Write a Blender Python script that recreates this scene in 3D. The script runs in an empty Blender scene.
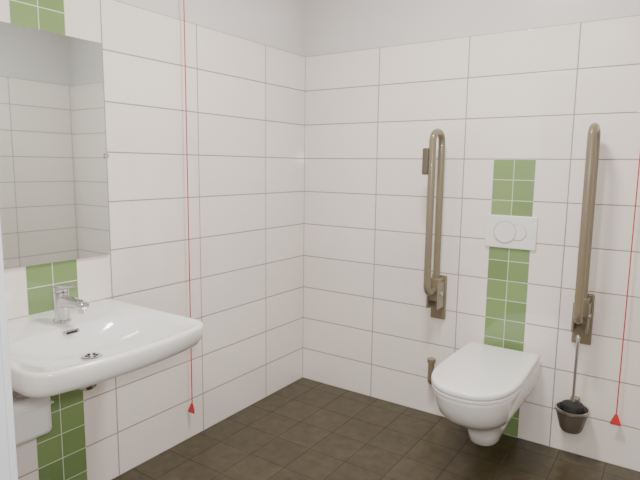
import bpy, bmesh, math
import numpy as np
from mathutils import Vector, Matrix
pi=math.pi
# ---------------------------------------------------------------- materials
def newmat(name):
    m=bpy.data.materials.new(name); m.use_nodes=True
    nt=m.node_tree; b=nt.nodes['Principled BSDF']
    return m,nt,b
def pbr(name,col,rough=.4,metal=0.,var=.04,nscale=20.,coat=0.,bump=0.):
    m,nt,b=newmat(name)
    b.inputs['Roughness'].default_value=rough; b.inputs['Metallic'].default_value=metal
    if coat: b.inputs['Coat Weight'].default_value=coat; b.inputs['Coat Roughness'].default_value=.05
    tc=nt.nodes.new('ShaderNodeTexCoord'); n=nt.nodes.new('ShaderNodeTexNoise')
    n.inputs['Scale'].default_value=nscale; n.inputs['Detail'].default_value=4
    nt.links.new(tc.outputs['Object'],n.inputs['Vector'])
    mx=nt.nodes.new('ShaderNodeMix'); mx.data_type='RGBA'
    mx.inputs[6].default_value=(*[c*(1-var) for c in col],1); mx.inputs[7].default_value=(*[min(1,c*(1+var)) for c in col],1)
    nt.links.new(n.outputs['Fac'],mx.inputs[0]); nt.links.new(mx.outputs[2],b.inputs['Base Color'])
    if bump:
        bp=nt.nodes.new('ShaderNodeBump'); bp.inputs['Strength'].default_value=bump; bp.inputs['Distance'].default_value=.002
        nt.links.new(n.outputs['Fac'],bp.inputs['Height']); nt.links.new(bp.outputs['Normal'],b.inputs['Normal'])
    return m
def tilemat(name,ua,va,uo,vo,w,h,col,grout,half=.0027,rough=.05,var=.03,mottle=0.,mscale=12.,ior=1.65):
    """ua/va: world axes (0,1,2) ; uo/vo offsets ; tile w x h"""
    m,nt,b=newmat(name); L=nt.links.new; N=nt.nodes.new
    b.inputs['IOR'].default_value=ior
    g=N('ShaderNodeNewGeometry'); s=N('ShaderNodeSeparateXYZ'); L(g.outputs['Position'],s.inputs[0])
    def math_(op,a,bv):
        n=N('ShaderNodeMath'); n.operation=op
        for i,v in enumerate((a,bv)):
            if v is None: continue
            if isinstance(v,(int,float)): n.inputs[i].default_value=v
            else: L(v,n.inputs[i])
        return n.outputs[0]
    u=math_('ADD',s.outputs[ua],uo); v=math_('ADD',s.outputs[va],vo)
    du=math_('PINGPONG',u,w/2); dv=math_('PINGPONG',v,h/2)
    # pingpong measures the distance to the nearest joint
    d=math_('MINIMUM',du,dv)
    mr=N('ShaderNodeMapRange'); L(d,mr.inputs[0]); mr.inputs[1].default_value=half*.7; mr.inputs[2].default_value=half*1.3
    fac=mr.outputs[0]
    cu=math_('FLOOR',math_('DIVIDE',u,w),None); cv=math_('FLOOR',math_('DIVIDE',v,h),None)
    cb=N('ShaderNodeCombineXYZ'); L(cu,cb.inputs[0]); L(cv,cb.inputs[1])
    wn=N('ShaderNodeTexWhiteNoise'); wn.noise_dimensions='3D'; L(cb.outputs[0],wn.inputs['Vector'])
    c1=N('ShaderNodeMix'); c1.data_type='RGBA'
    c1.inputs[6].default_value=(*[c*(1-var) for c in col],1); c1.inputs[7].default_value=(*[min(1,c*(1+var)) for c in col],1)
    L(wn.outputs['Value'],c1.inputs[0]); out=c1.outputs[2]
    if mottle:
        n=N('ShaderNodeTexNoise'); n.inputs['Scale'].default_value=mscale; n.inputs['Detail'].default_value=8; n.inputs['Roughness'].default_value=.7
        L(g.outputs['Position'],n.inputs['Vector'])
        r=N('ShaderNodeMapRange'); L(n.outputs['Fac'],r.inputs[0]); r.inputs[1].default_value=.3; r.inputs[2].default_value=.7
        r.inputs[3].default_value=1-mottle; r.inputs[4].default_value=1+mottle
        mm=N('ShaderNodeVectorMath'); mm.operation='SCALE'; L(out,mm.inputs[0]); L(r.outputs[0],mm.inputs['Scale']); out=mm.outputs[0]
    c2=N('ShaderNodeMix'); c2.data_type='RGBA'; c2.inputs[6].default_value=(*grout,1); L(out,c2.inputs[7]); L(fac,c2.inputs[0])
    L(c2.outputs[2],b.inputs['Base Color'])
    r=N('ShaderNodeMapRange'); L(fac,r.inputs[0]); r.inputs[3].default_value=.8; r.inputs[4].default_value=rough; L(r.outputs[0],b.inputs['Roughness'])
    bp=N('ShaderNodeBump'); bp.inputs['Strength'].default_value=.5; bp.inputs['Distance'].default_value=.001; L(fac,bp.inputs['Height']); L(bp.outputs[0],b.inputs['Normal'])
    return m
WHITE=(.865,.812,.77); GROUT=(.32,.295,.27)
GREEN=(.205,.31,.12); GG=(.62,.66,.55)
m_paint=pbr('wall_paint',(.71,.685,.675),.2,var=.015,nscale=6,bump=.02)
m_ceil=pbr('ceiling_paint',(.75,.75,.75),.8,var=.01)
m_tb=tilemat('tiles_back',0,2,0,0,.5,.2,WHITE,GROUT)
m_tl=tilemat('tiles_left',1,2,.3673,0,.5,.2,WHITE,GROUT)
m_tr=tilemat('tiles_right',1,2,.52,0,.5,.2,WHITE,GROUT)
m_gb=tilemat('mosaic_back',0,2,-1.15,0,.1,.1,GREEN,GG,half=.0018,var=.12)
m_gl=tilemat('mosaic_left',1,2,.017,0,.1,.1,GREEN,GG,half=.0018,var=.12)
m_floor=tilemat('floor_tiles',0,1,.05,.1,.2,.2,(.059,.046,.024),(.044,.034,.019),half=.0018,rough=.28,var=.08,mottle=.45,mscale=18,ior=1.5)
m_ceramic=pbr('sanitary_ceramic',(.82,.82,.81),.12,var=.005,coat=.5)
m_plastic=pbr('white_plastic',(.82,.82,.82),.28,var=.005)
m_chrome=pbr('chrome',(.62,.62,.63),.12,metal=1.,var=.02)
m_steel=pbr('brushed_steel',(.5,.49,.47),.3,metal=1.,var=.05)
m_taupe=pbr('taupe_polyamide',(.205,.172,.112),.30,var=.03,coat=.2)
m_taupe_d=pbr('taupe_dark',(.12,.10,.075),.4,var=.03)
m_dark=pbr('dark_rubber',(.015,.015,.015),.6,var=.1,nscale=60,bump=.4)
m_red=pbr('red_plastic',(.60,.035,.035),.35,var=.05)
m_frame=pbr('frame_lacquer',(.70,.74,.80),.4,var=.01)
m_mirror,nt,b=newmat('mirror_glass'); b.inputs['Metallic'].default_value=1; b.inputs['Roughness'].default_value=.02; b.inputs['Base Color'].default_value=(.74,.80,.77,1)
m_lamp,nt,b=newmat('opal_diffuser'); b.inputs['Emission Color'].default_value=(1,.95,.88,1); b.inputs['Emission Strength'].default_value=3
# ---------------------------------------------------------------- mesh helpers
def finish(name,bm,mats,parent=None,smooth=True,bevel=0,angle=40,subsurf=0):
    me=bpy.data.meshes.new(name); bmesh.ops.recalc_face_normals(bm,faces=bm.faces); bm.to_mesh(me); bm.free()
    o=bpy.data.objects.new(name,me); bpy.context.collection.objects.link(o)
    for m in (mats if isinstance(mats,(list,tuple)) else [mats]): me.materials.append(m)
    if bevel:
        md=o.modifiers.new('bevel','BEVEL'); md.width=bevel; md.segments=3; md.limit_method='ANGLE'; md.angle_limit=math.radians(35)
    if smooth:
        for p in me.polygons: p.use_smooth=True
        if angle:
            bb=bmesh.new(); bb.from_mesh(me)
            for e in bb.edges:
                if len(e.link_faces)==2 and e.calc_face_angle(0)>math.radians(angle): e.smooth=False
            bb.to_mesh(me); bb.free()
    if parent: o.parent=parent
    return o
def empty(name):
    e=bpy.data.objects.new(name,None); e.empty_display_size=.05
    bpy.context.collection.objects.link(e); return e
def box(bm,x0,x1,y0,y1,z0,z1,mi=0):
    vs=[bm.verts.new((x,y,z)) for x in (x0,x1) for y in (y0,y1) for z in (z0,z1)]
    for f in ((0,1,3,2),(4,6,7,5),(0,4,5,1),(2,3,7,6),(0,2,6,4),(1,5,7,3)):
        fc=bm.faces.new([vs[i] for i in f]); fc.material_index=mi
def loft(bm,rings,cap0=True,cap1=True,mi=0,closed=True):
    vr=[[bm.verts.new(p) for p in r] for r in rings]; n=len(vr[0])
    for a,b in zip(vr,vr[1:]):
        for i in range(n if closed else n-1):
            f=bm.faces.new((a[i],a[(i+1)%n],b[(i+1)%n],b[i])); f.material_index=mi
    if cap0: f=bm.faces.new(vr[0][::-1]); f.material_index=mi
    if cap1: f=bm.faces.new(vr[-1]); f.material_index=mi
def sweep(bm,pts,rad,seg=16,mi=0,cap=True):
    P=[Vector(p) for p in pts]; n=len(P)
    R=rad if isinstance(rad,(list,tuple)) else [rad]*n
    T=[(P[min(i+1,n-1)]-P[max(i-1,0)]).normalized() for i in range(n)]
    a=Vector((0,0,1)) if abs(T[0].z)<.9 else Vector((1,0,0))
    u=T[0].cross(a).normalized(); rings=[]
    for i in range(n):
        if i:
            q=T[i-1].rotation_difference(T[i]); u=(q@u); u=(u-T[i]*u.dot(T[i])).normalized()
        v=T[i].cross(u)
        rings.append([P[i]+(u*math.cos(2*pi*k/seg)+v*math.sin(2*pi*k/seg))*R[i] for k in range(seg)])
    loft(bm,rings,cap,cap,mi)
def lathe(bm,prof,cx,cy,seg=32,mi=0,cap0=True,cap1=True):
    loft(bm,[[(cx+r*math.cos(2*pi*k/seg),cy+r*math.sin(2*pi*k/seg),z) for k in range(seg)] for r,z in prof],cap0,cap1,mi)
def fillet(pts,r,k=8):
    P=[Vector(p) for p in pts]; out=[P[0]]
    for i in range(1,len(P)-1):
        a=(P[i-1]-P[i]); b=(P[i+1]-P[i]); rr=min(r,a.length*.5,b.length*.5)
        p0=P[i]+a.normalized()*rr; p1=P[i]+b.normalized()*rr
        for j in range(k+1):
            t=j/k; out.append(p0*(1-t)**2+P[i]*2*t*(1-t)+p1*t*t)
    out.append(P[-1]); return out
# ---------------------------------------------------------------- room
W=2.45; D=-2.2; DO=-2.35; H=2.75; TH=2.0
def wall(name,parts,mats):
    bm=bmesh.new()
    for p in parts: box(bm,*p)
    return finish(name,bm,mats,smooth=False)
wall('wall_back',[(-.15,W+.15,.008,.15,0,H,0),(0,1.15,0,.008,0,TH,1),(1.35,W,0,.008,0,TH,1),(1.15,1.35,0,.008,1.4,TH,1),(1.15,1.35,0,.008,0,1.4,2)],[m_paint,m_tb,m_gb])
yl0,yl1=-1.717,-1.517
wall('wall_left',[(-.15,-.008,D,.008,0,H,0),(-.008,0,yl1,0,0,TH,1),(-.008,0,D,yl0,0,TH,1),(-.008,0,yl0,yl1,0,TH,2)],[m_paint,m_tl,m_gl])
wall('wall_right',[(W+.008,W+.15,D,.008,0,H,0),(W,W+.008,D,0,0,TH,1)],[m_paint,m_tr])
JX0,JX1=.838,2.06
wall('wall_front',[(-.15,JX0-.02,DO,D,0,H,0),(JX1+.02,W+.15,DO,D,0,H,0),(JX0-.02,JX1+.02,DO,D,2.12,H,0),(0,JX0-.06,D,D+.008,0,TH,1)],[m_paint,tilemat('tiles_front',0,2,0,0,.5,.2,WHITE,GROUT)])
bm=bmesh.new()
for y0,y1 in ((DO-.015,DO),(D,D+.015)):
    box(bm,JX0-.06,JX0,y0,y1,0,2.16); box(bm,JX1,JX1+.06,y0,y1,0,2.16); box(bm,JX0,JX1,y0,y1,2.1,2.16)
box(bm,JX0-.02,JX0,DO,D,0,2.12); box(bm,JX1,JX1+.02,DO,D,0,2.12); box(bm,JX0,JX1,DO,D,2.1,2.12)
finish('trim_1',bm,m_frame,smooth=False,bevel=.003)
wall('floor',[(-1.5,3.5,-4.2,.15,-.1,0,0)],[m_floor])
wall('ceiling',[(-1.5,3.5,-4.2,.15,H,H+.1,0)],[m_ceil])
wall('wall_corridor_back',[(-1.5,3.5,-4.2,-4.1,0,H,0)],[m_paint])
wall('wall_corridor_left',[(-1.5,-1.4,-4.1,DO,0,H,0)],[m_paint])
wall('wall_corridor_right',[(3.4,3.5,-4.1,DO,0,H,0)],[m_paint])
wall('wall_corridor_front',[(-1.4,-.15,DO,DO+.1,0,H,0),(W+.15,3.4,DO,DO+.1,0,H,0)],[m_paint])
# ---------------------------------------------------------------- toilet
TX=1.266
def dring(z,yb,yf,hw,hwb,yc,n=2.3,N=40,x0=TX):
    pts=[]
    pts.append((x0-hwb,yb,z))
    for k in range(1,5):
        t=k/5; s=t*t*(3-2*t); pts.append((x0-(hwb+(hw-hwb)*s),yb+(yc-yb)*t,z))
    for k in range(N+1):
        a=pi*k/N; c=math.cos(a); s=math.sin(a)
        pts.append((x0-hw*math.copysign(abs(c)**(2/n),c),yc+(yf-yc)*abs(s)**(2/n),z))
    for k in range(4,0,-1):
        t=k/5; s=t*t*(3-2*t); pts.append((x0+(hwb+(hw-hwb)*s),yb+(yc-yb)*t,z))
    pts.append((x0+hwb,yb,z)); return pts
wc=empty('wall_hung_toilet')
bm=bmesh.new()
loft(bm,[dring(.088,-.20,-.33,.040,.035,-.26),dring(.092,-.16,-.36,.055,.05,-.27),dring(.11,-.08,-.385,.066,.06,-.29),dring(.15,0,-.40,.072,.075,-.30),
 dring(.20,0,-.42,.080,.09,-.31),dring(.235,0,-.47,.095,.105,-.33),dring(.255,0,-.54,.118,.125,-.36),dring(.28,0,-.60,.138,.145,-.40),dring(.32,0,-.65,.154,.16,-.42),
 dring(.37,0,-.680,.166,.168,-.43),dring(.41,0,-.692,.172,.170,-.43),dring(.422,0,-.694,.173,.171,-.43),dring(.427,-.001,-.690,.169,.167,-.43)])
finish('bowl',bm,m_ceramic,wc,angle=60)
bm=bmesh.new()
loft(bm,[dring(z,-.055,yf+.012,hw-.005,hw-.012,-.42,2.4) for z,yf,hw in ((.428,-.700,.176),(.431,-.712,.184),(.440,-.714,.186),(.4445,-.710,.183))])
finish('seat_ring',bm,m_plastic,wc,angle=50)
bm=bmesh.new()
loft(bm,[dring(z,-.05-i,-.704+i,.182-i,.174-i,-.42,2.4) for z,i in ((.447,.004),(.449,.001),(.455,0),(.463,0),(.469,.002),(.4725,.006),(.4745,.014),(.4755,.03),(.4760,.07))])
finish('lid',bm,m_plastic,wc,angle=50)
bm=bmesh.new()
for x in (TX-.08,TX+.08): sweep(bm,[(x-.02,-.035,.452),(x+.02,-.035,.452)],.013); box(bm,x-.012,x+.012,-.06,-.01,.427,.452)
finish('lid_hinges',bm,m_chrome,wc)
# flush plate
fp=empty('flush_plate')
bm=bmesh.new(); box(bm,1.13,1.376,-.012,0,.965,1.127); finish('plate',bm,m_plastic,fp,bevel=.005)
def disc(bm,cx,cz,r,y0,y1,seg=48):
    loft(bm,[[(cx+q*math.cos(2*pi*k/seg),y,cz+q*math.sin(2*pi*k/seg)) for k in range(seg)] for q,y in ((r,y0),(r,y1+.001),(r-.001,y1))])
bm=bmesh.new(); disc(bm,1.228,1.046,.052,-.012,-.0165); finish('button_large',bm,m_plastic,fp,angle=30)
bm=bmesh.new(); disc(bm,1.290,1.046,.038,-.012,-.0155); finish('button_small',bm,m_plastic,fp,angle=30)
def ringmesh(name,cx,cz,r,y,par):
    bm=bmesh.new(); seg=48
    rings=[]
    for j in range(9):
        a=2*pi*j/8; q=r+.0013*math.cos(a); yy=y+.0013*math.sin(a)
        rings.append([(cx+q*math.cos(2*pi*k/seg),yy,cz+q*math.sin(2*pi*k/seg)) for k in range(seg)])
    loft(bm,rings,False,False)
    return finish(name,bm,m_steel,par)
ringmesh('ring_large',1.228,1.046,.053,-.0165,fp); ringmesh('ring_small',1.290,1.046,.039,-.0125,fp)
# ---------------------------------------------------------------- fold-up support rails
def rail(x,holder,zt,zb):
    e=empty('fold_up_grab_bar')
    bm=bmesh.new(); box(bm,x-.042,x+.042,-.016,0,.55,.79); finish('wall_plate',bm,m_taupe,e,bevel=.006)
    bm=bmesh.new(); box(bm,x-.028,x+.028,-.085,-.016,.66,.78); box(bm,x-.034,x-.024,-.10,-.016,.62,.76); box(bm,x+.024,x+.034,-.10,-.016,.62,.76)
    finish('hinge_block',bm,m_taupe,e,bevel=.006)
    bm=bmesh.new(); sweep(bm,[(x-.038,-.06,.70),(x+.038,-.06,.70)],.014); finish('hinge_pin',bm,m_steel,e,angle=30)
    ya,yb=-.055,-.175
    pts=fillet([(x,ya,.76),(x,ya,zt),(x,yb,zt),(x,yb,zb),(x,ya-.01,zb),(x,ya-.01,zb+.04)],.06,10)
    bm=bmesh.new(); sweep(bm,pts,.0178,20); finish('loop_tube',bm,m_taupe,e)
    if holder:
        bm=bmesh.new()
        box(bm,x-.045,x-.014,yb-.020,yb+.012,1.32,1.45); finish('roll_holder_block',bm,m_taupe_d,e,bevel=.006)
        bm=bmesh.new(); sweep(bm,fillet([(x-.03,yb-.005,1.435),(x-.03,yb+.075,1.435),(x-.03,yb+.075,1.31)],.02),.006,10); finish('roll_holder_arm',bm,m_taupe,e)
    return e
rail(.90,True,1.53,.715); rail(1.604,False,1.535,.69)
# spare toilet roll holder, low on the wall
e=empty('spare_toilet_roll_holder'); sx=.895
bm=bmesh.new()
sweep(bm,[(sx,0,.205),(sx,-.012,.205)],.028,24); finish('rosette',bm,m_taupe,e,angle=30)
bm=bmesh.new(); sweep(bm,fillet([(sx,-.01,.205),(sx,-.06,.205),(sx,-.06,.325)],.02),.017,14)
sweep(bm,[(sx,-.06,.318),(sx,-.06,.338)],.023,20); finish('post',bm,m_taupe,e,angle=40)
# ---------------------------------------------------------------- toilet brush
e=empty('toilet_brush_set'); bx,by=1.60,-.085
bm=bmesh.new(); lathe(bm,[(.030,.152),(.042,.155),(.049,.167),(.064,.225),(.073,.256),(.073,.260),(.067,.260),(.058,.225),(.042,.172),(.02,.168)],bx,by); finish('cup',bm,m_taupe_d,e,angle=60)
bm=bmesh.new(); lathe(bm,[(.0745,.250),(.0755,.256),(.0745,.262),(.0675,.262),(.0675,.258)],bx,by,32,0,False,False); finish('cup_rim',bm,m_steel,e)
bm=bmesh.new(); box(bm,bx-.02,bx+.02,-.035,0,.20,.29); finish('wall_bracket',bm,m_taupe,e,bevel=.005)
bm=bmesh.new(); lathe(bm,[(.01,.17),(.036,.18),(.046,.22),(.052,.262),(.046,.282),(.02,.292),(.008,.295)],bx,by,24); finish('brush_head',bm,m_dark,e)
bm=bmesh.new(); sweep(bm,[(bx,by,.285),(bx,by,.31),(bx,by,.40),(bx,by+.003,.56),(bx,by+.003,.60),(bx,by+.003,.61)],[.010,.006,.006,.007,.010,.004],14); finish('handle',bm,m_steel,e)
# ---------------------------------------------------------------- emergency pull cords
def cord(x,y,zb):
    e=empty('emergency_pull_cord')
    bm=bmesh.new(); sweep(bm,[(x,y,zb+.02),(x,y,zb+.6),(x,y,H-.03)],.0026,8); finish('cord',bm,m_red,e)
    bm=bmesh.new()
    loft(bm,[[(x+r*math.cos(2*pi*k/3+pi/2),y+r*.6*math.sin(2*pi*k/3+pi/2),z) for k in range(3)] for r,z in ((.026,zb-.005),(.028,zb+.002),(.008,zb+.045))])
    finish('pull_triangle',bm,m_red,e,smooth=False,bevel=.003)
    bm=bmesh.new(); lathe(bm,[(.035,H),(.035,H-.02),(.02,H-.03)],x,y,24); finish('ceiling_switch',bm,m_plastic,e,angle=30)
cord(.03,-.968,.15); cord(1.775,-.035,.215)
# ---------------------------------------------------------------- mirror
e=empty('wall_mirror')
bm=bmesh.new(); box(bm,.004,.010,-2.03,-1.376,.985,1.82); finish('glass',bm,m_mirror,e,smooth=False)
bm=bmesh.new(); box(bm,0,.004,-2.028,-1.378,.987,1.818); finish('backing',bm,m_steel,e,smooth=False)
bm=bmesh.new()
for yy in (-1.376,-2.03):
    sweep(bm,[(0,yy,1.385),(.014,yy,1.385)],.011,20)
finish('clips',bm,m_chrome,e,angle=30)
# ---------------------------------------------------------------- washbasin
YC=-1.695; HW=.316
def outline():
    hw=HW; r=.075; P=[(0,-hw)]
    def fx(v): return .622-.045*(abs(v)/hw)**2.2
    xf=fx(hw-r)
    for k in range(16): P.append(((xf-r)*k/15,-hw))
    for k in range(1,12):
        a=pi/2*k/12; P.append((xf-r+r*math.sin(a),-hw+r-r*math.cos(a)))
    for k in range(41):
        v=(-1+2*k/40)*(hw-r); P.append((fx(v),v))
    for k in range(11,0,-1):
        a=pi/2*k/12; P.append((xf-r+r*math.sin(a),hw-r+r*math.cos(a)))
    for k in range(16): P.append(((xf-r)*(1-k/15),hw))
    return P
CX=.30
def polar(P,cx,N=128):
    bk=[(0,v) for v in np.linspace(HW,-HW,20)[1:-1]]
    a2=np.array([math.atan2(v,x-cx)%(2*pi) for x,v in P+bk]); r2=np.array([math.hypot(x-cx,v) for x,v in P+bk])
    o=np.argsort(a2); th=np.arange(N)*2*pi/N
    return th,np.interp(th,a2[o],r2[o],period=2*pi)
th,rad=polar(outline(),CX)
def oring(z,s=1.,i=0.,wall=True):
    out=[]
    for t,r in zip(th,rad):
        x=CX+(r-i)*math.cos(t); y=(r-i)*math.sin(t)
        if wall: x*=s; x=max(x,0.); x = 0. if r*math.cos(t)+CX<.001 else x
        else: x=CX+(x-CX)*s
        out.append((x,YC+y*s,z))
    return out
def ering(z,cx,a,b,n=2.6):
    return [(cx+a*math.copysign(abs(math.cos(t))**(2/n),math.cos(t)),YC+b*math.copysign(abs(math.sin(t))**(2/n),math.sin(t)),z) for t in th]
e=empty('washbasin')
bm=bmesh.new()
loft(bm,[ering(.668,.28,.09,.12),ering(.672,.28,.17,.20),ering(.696,.29,.24,.265,3.5),oring(.719,.935),oring(.728,.968),oring(.748,.987),oring(.787,1.),oring(.795,1.,.002),oring(.799,1.,.006),oring(.800,1.,.011),
 oring(.798,1.,.020,False),ering(.795,.402,.182,.272,3.6),ering(.790,.401,.175,.264,3.4),ering(.772,.396,.160,.243,3.0),ering(.745,.385,.130,.195,2.8),ering(.724,.368,.090,.130,2.5),ering(.714,.352,.045,.06,2.2),ering(.712,.350,.022,.022,2)])
finish('basin',bm,m_ceramic,e,angle=70)
dx=.350; dz=.713
bm=bmesh.new(); lathe(bm,[(.032,dz-.003),(.034,dz+.004),(.026,dz+.006),(.010,dz+.004)],dx,YC,28); finish('drain_cover',bm,m_chrome,e,angle=60)
bm=bmesh.new()
for k in range(6):
    a=2*pi*k/6; lathe(bm,[(.005,dz+.003),(.005,dz+.0068)],dx+.017*math.cos(a),YC+.017*math.sin(a),8)
finish('drain_holes',bm,m_dark,e)
bm=bmesh.new()
sweep(bm,[(.232,YC-.028,.776),(.232,YC+.028,.776)],.0085,12); finish('overflow_slot',bm,m_chrome,e)
bm=bmesh.new(); sweep(bm,[(.238,YC-.02,.777),(.238,YC+.02,.777)],.0042,10); finish('overflow_opening',bm,m_dark,e)
bm=bmesh.new(); sweep(bm,fillet([(dx,YC,.68),(dx,YC,.61),(.20,YC-.02,.595),(.12,YC-.09,.57),(.06,YC-.11,.52)],.05),.018,16); sweep(bm,[(dx,YC,.67),(dx,YC,.635)],.026,20); finish('waste_pipe',bm,m_chrome,e)
bm=bmesh.new()
for dy in (-.16,.05):
    yv=YC-.06+dy
    sweep(bm,[(0,yv,.600),(.004,yv,.600)],.028,20); sweep(bm,[(0,yv,.600),(.06,yv,.600)],.012,16); sweep(bm,[(.06,yv,.600),(.095,yv,.600)],.020,16)
    sweep(bm,[(.045,yv,.600),(.045,yv,.63),(.05,yv,.65),(.09,YC+dy*.3,.70)],[.011,.011,.005,.005],10)
finish('angle_valves',bm,m_chrome,e)
bm=bmesh.new(); box(bm,0,.13,-1.905,-1.715,.385,.54); finish('siphon_cover',bm,m_plastic,e,bevel=.022)
bm=bmesh.new(); box(bm,.0,.134,-1.908,-1.712,.500,.506); finish('siphon_cover_seam',bm,m_plastic,e,bevel=.002)
# faucet
e=empty('basin_mixer_tap'); fx,fy=.152,-1.676; zr=.797
bm=bmesh.new(); lathe(bm,[(.030,zr),(.030,zr+.006),(.0255,zr+.010),(.0245,zr+.06),(.0255,zr+.10),(.0255,zr+.108)],fx,fy); finish('body',bm,m_chrome,e,angle=40)
def rrect(x,zc,hy,hz,n=24):
    return [(x,fy+hy*math.copysign(abs(math.cos(2*pi*k/n))**.6,math.cos(2*pi*k/n)),zc+hz*math.copysign(abs(math.sin(2*pi*k/n))**.6,math.sin(2*pi*k/n))) for k in range(n)]
bm=bmesh.new(); loft(bm,[rrect(fx,zr+.070,.022,.024),rrect(fx+.05,zr+.078,.020,.018),rrect(fx+.11,zr+.080,.019,.014),rrect(fx+.140,zr+.076,.018,.012),rrect(fx+.143,zr+.075,.015,.009)])
finish('spout',bm,m_chrome,e,angle=50)
bm=bmesh.new(); lathe(bm,[(.012,zr+.050),(.012,zr+.066)],fx+.124,fy,20); finish('aerator',bm,m_chrome,e,angle=40)
bm=bmesh.new(); lathe(bm,[(.0255,zr+.110),(.0265,zr+.114),(.0255,zr+.126),(.014,zr+.132)],fx,fy); 
loft(bm,[rrect(fx-.01,zr+.124,.019,.009),rrect(fx+.04,zr+.131,.016,.006),rrect(fx+.085,zr+.139,.013,.0045),rrect(fx+.088,zr+.1395,.011,.003)])
finish('lever',bm,m_chrome,e,angle=50)
# ---------------------------------------------------------------- ceiling lamps
def clamp(x,y,power,size):
    e=empty('ceiling_lamp')
    bm=bmesh.new(); lathe(bm,[(.20,H),(.20,H-.05),(.19,H-.055)],x,y,40); finish('housing',bm,m_plastic,e,angle=30)
    bm=bmesh.new(); lathe(bm,[(.188,H-.055),(.185,H-.075),(.15,H-.088),(.05,H-.092)],x,y,40); finish('diffuser',bm,m_lamp,e)
    l=bpy.data.lights.new('lamp_light','AREA'); l.shape='DISK'; l.size=size; l.energy=power; l.color=(1,.955,.90)
    o=bpy.data.objects.new('lamp_light',l); o.location=(x,y,H-.10); bpy.context.collection.objects.link(o); o.parent=e
clamp(1.2,-1.15,41,.36); clamp(1.7,-3.2,30,.36)
# camera's own flash
l=bpy.data.lights.new('flash_light','AREA'); l.size=.10; l.energy=20; l.color=(1,.97,.94)
o=bpy.data.objects.new('flash_light',l); bpy.context.collection.objects.link(o)
w=bpy.data.worlds.new('world'); bpy.context.scene.world=w; w.use_nodes=True; w.node_tree.nodes['Background'].inputs[0].default_value=(.5,.5,.5,1); w.node_tree.nodes['Background'].inputs[1].default_value=.3
# ---------------------------------------------------------------- camera
px,py,pz,yaw,pitch,roll,ff=1.9498,-2.7105,1.3549,-.5932,-.1359,.0126,1.08
f=Vector((math.sin(yaw)*math.cos(pitch),math.cos(yaw)*math.cos(pitch),math.sin(pitch)))
r0=Vector((math.cos(yaw),-math.sin(yaw),0)); u0=r0.cross(f)
r=r0*math.cos(roll)+u0*math.sin(roll); u=-r0*math.sin(roll)+u0*math.cos(roll)
c=bpy.data.cameras.new('camera'); co=bpy.data.objects.new('camera',c); bpy.context.collection.objects.link(co)
M=Matrix(((r.x,u.x,-f.x,px),(r.y,u.y,-f.y,py),(r.z,u.z,-f.z,pz),(0,0,0,1))); co.matrix_world=M
c.sensor_width=36; c.sensor_fit='HORIZONTAL'; c.lens=ff*500/640*36; c.clip_start=.02
bpy.context.scene.camera=co
fm=M.copy(); fm.translation=Vector((px,py,pz))+r*.04+u*.10+f*.03; o.matrix_world=fm
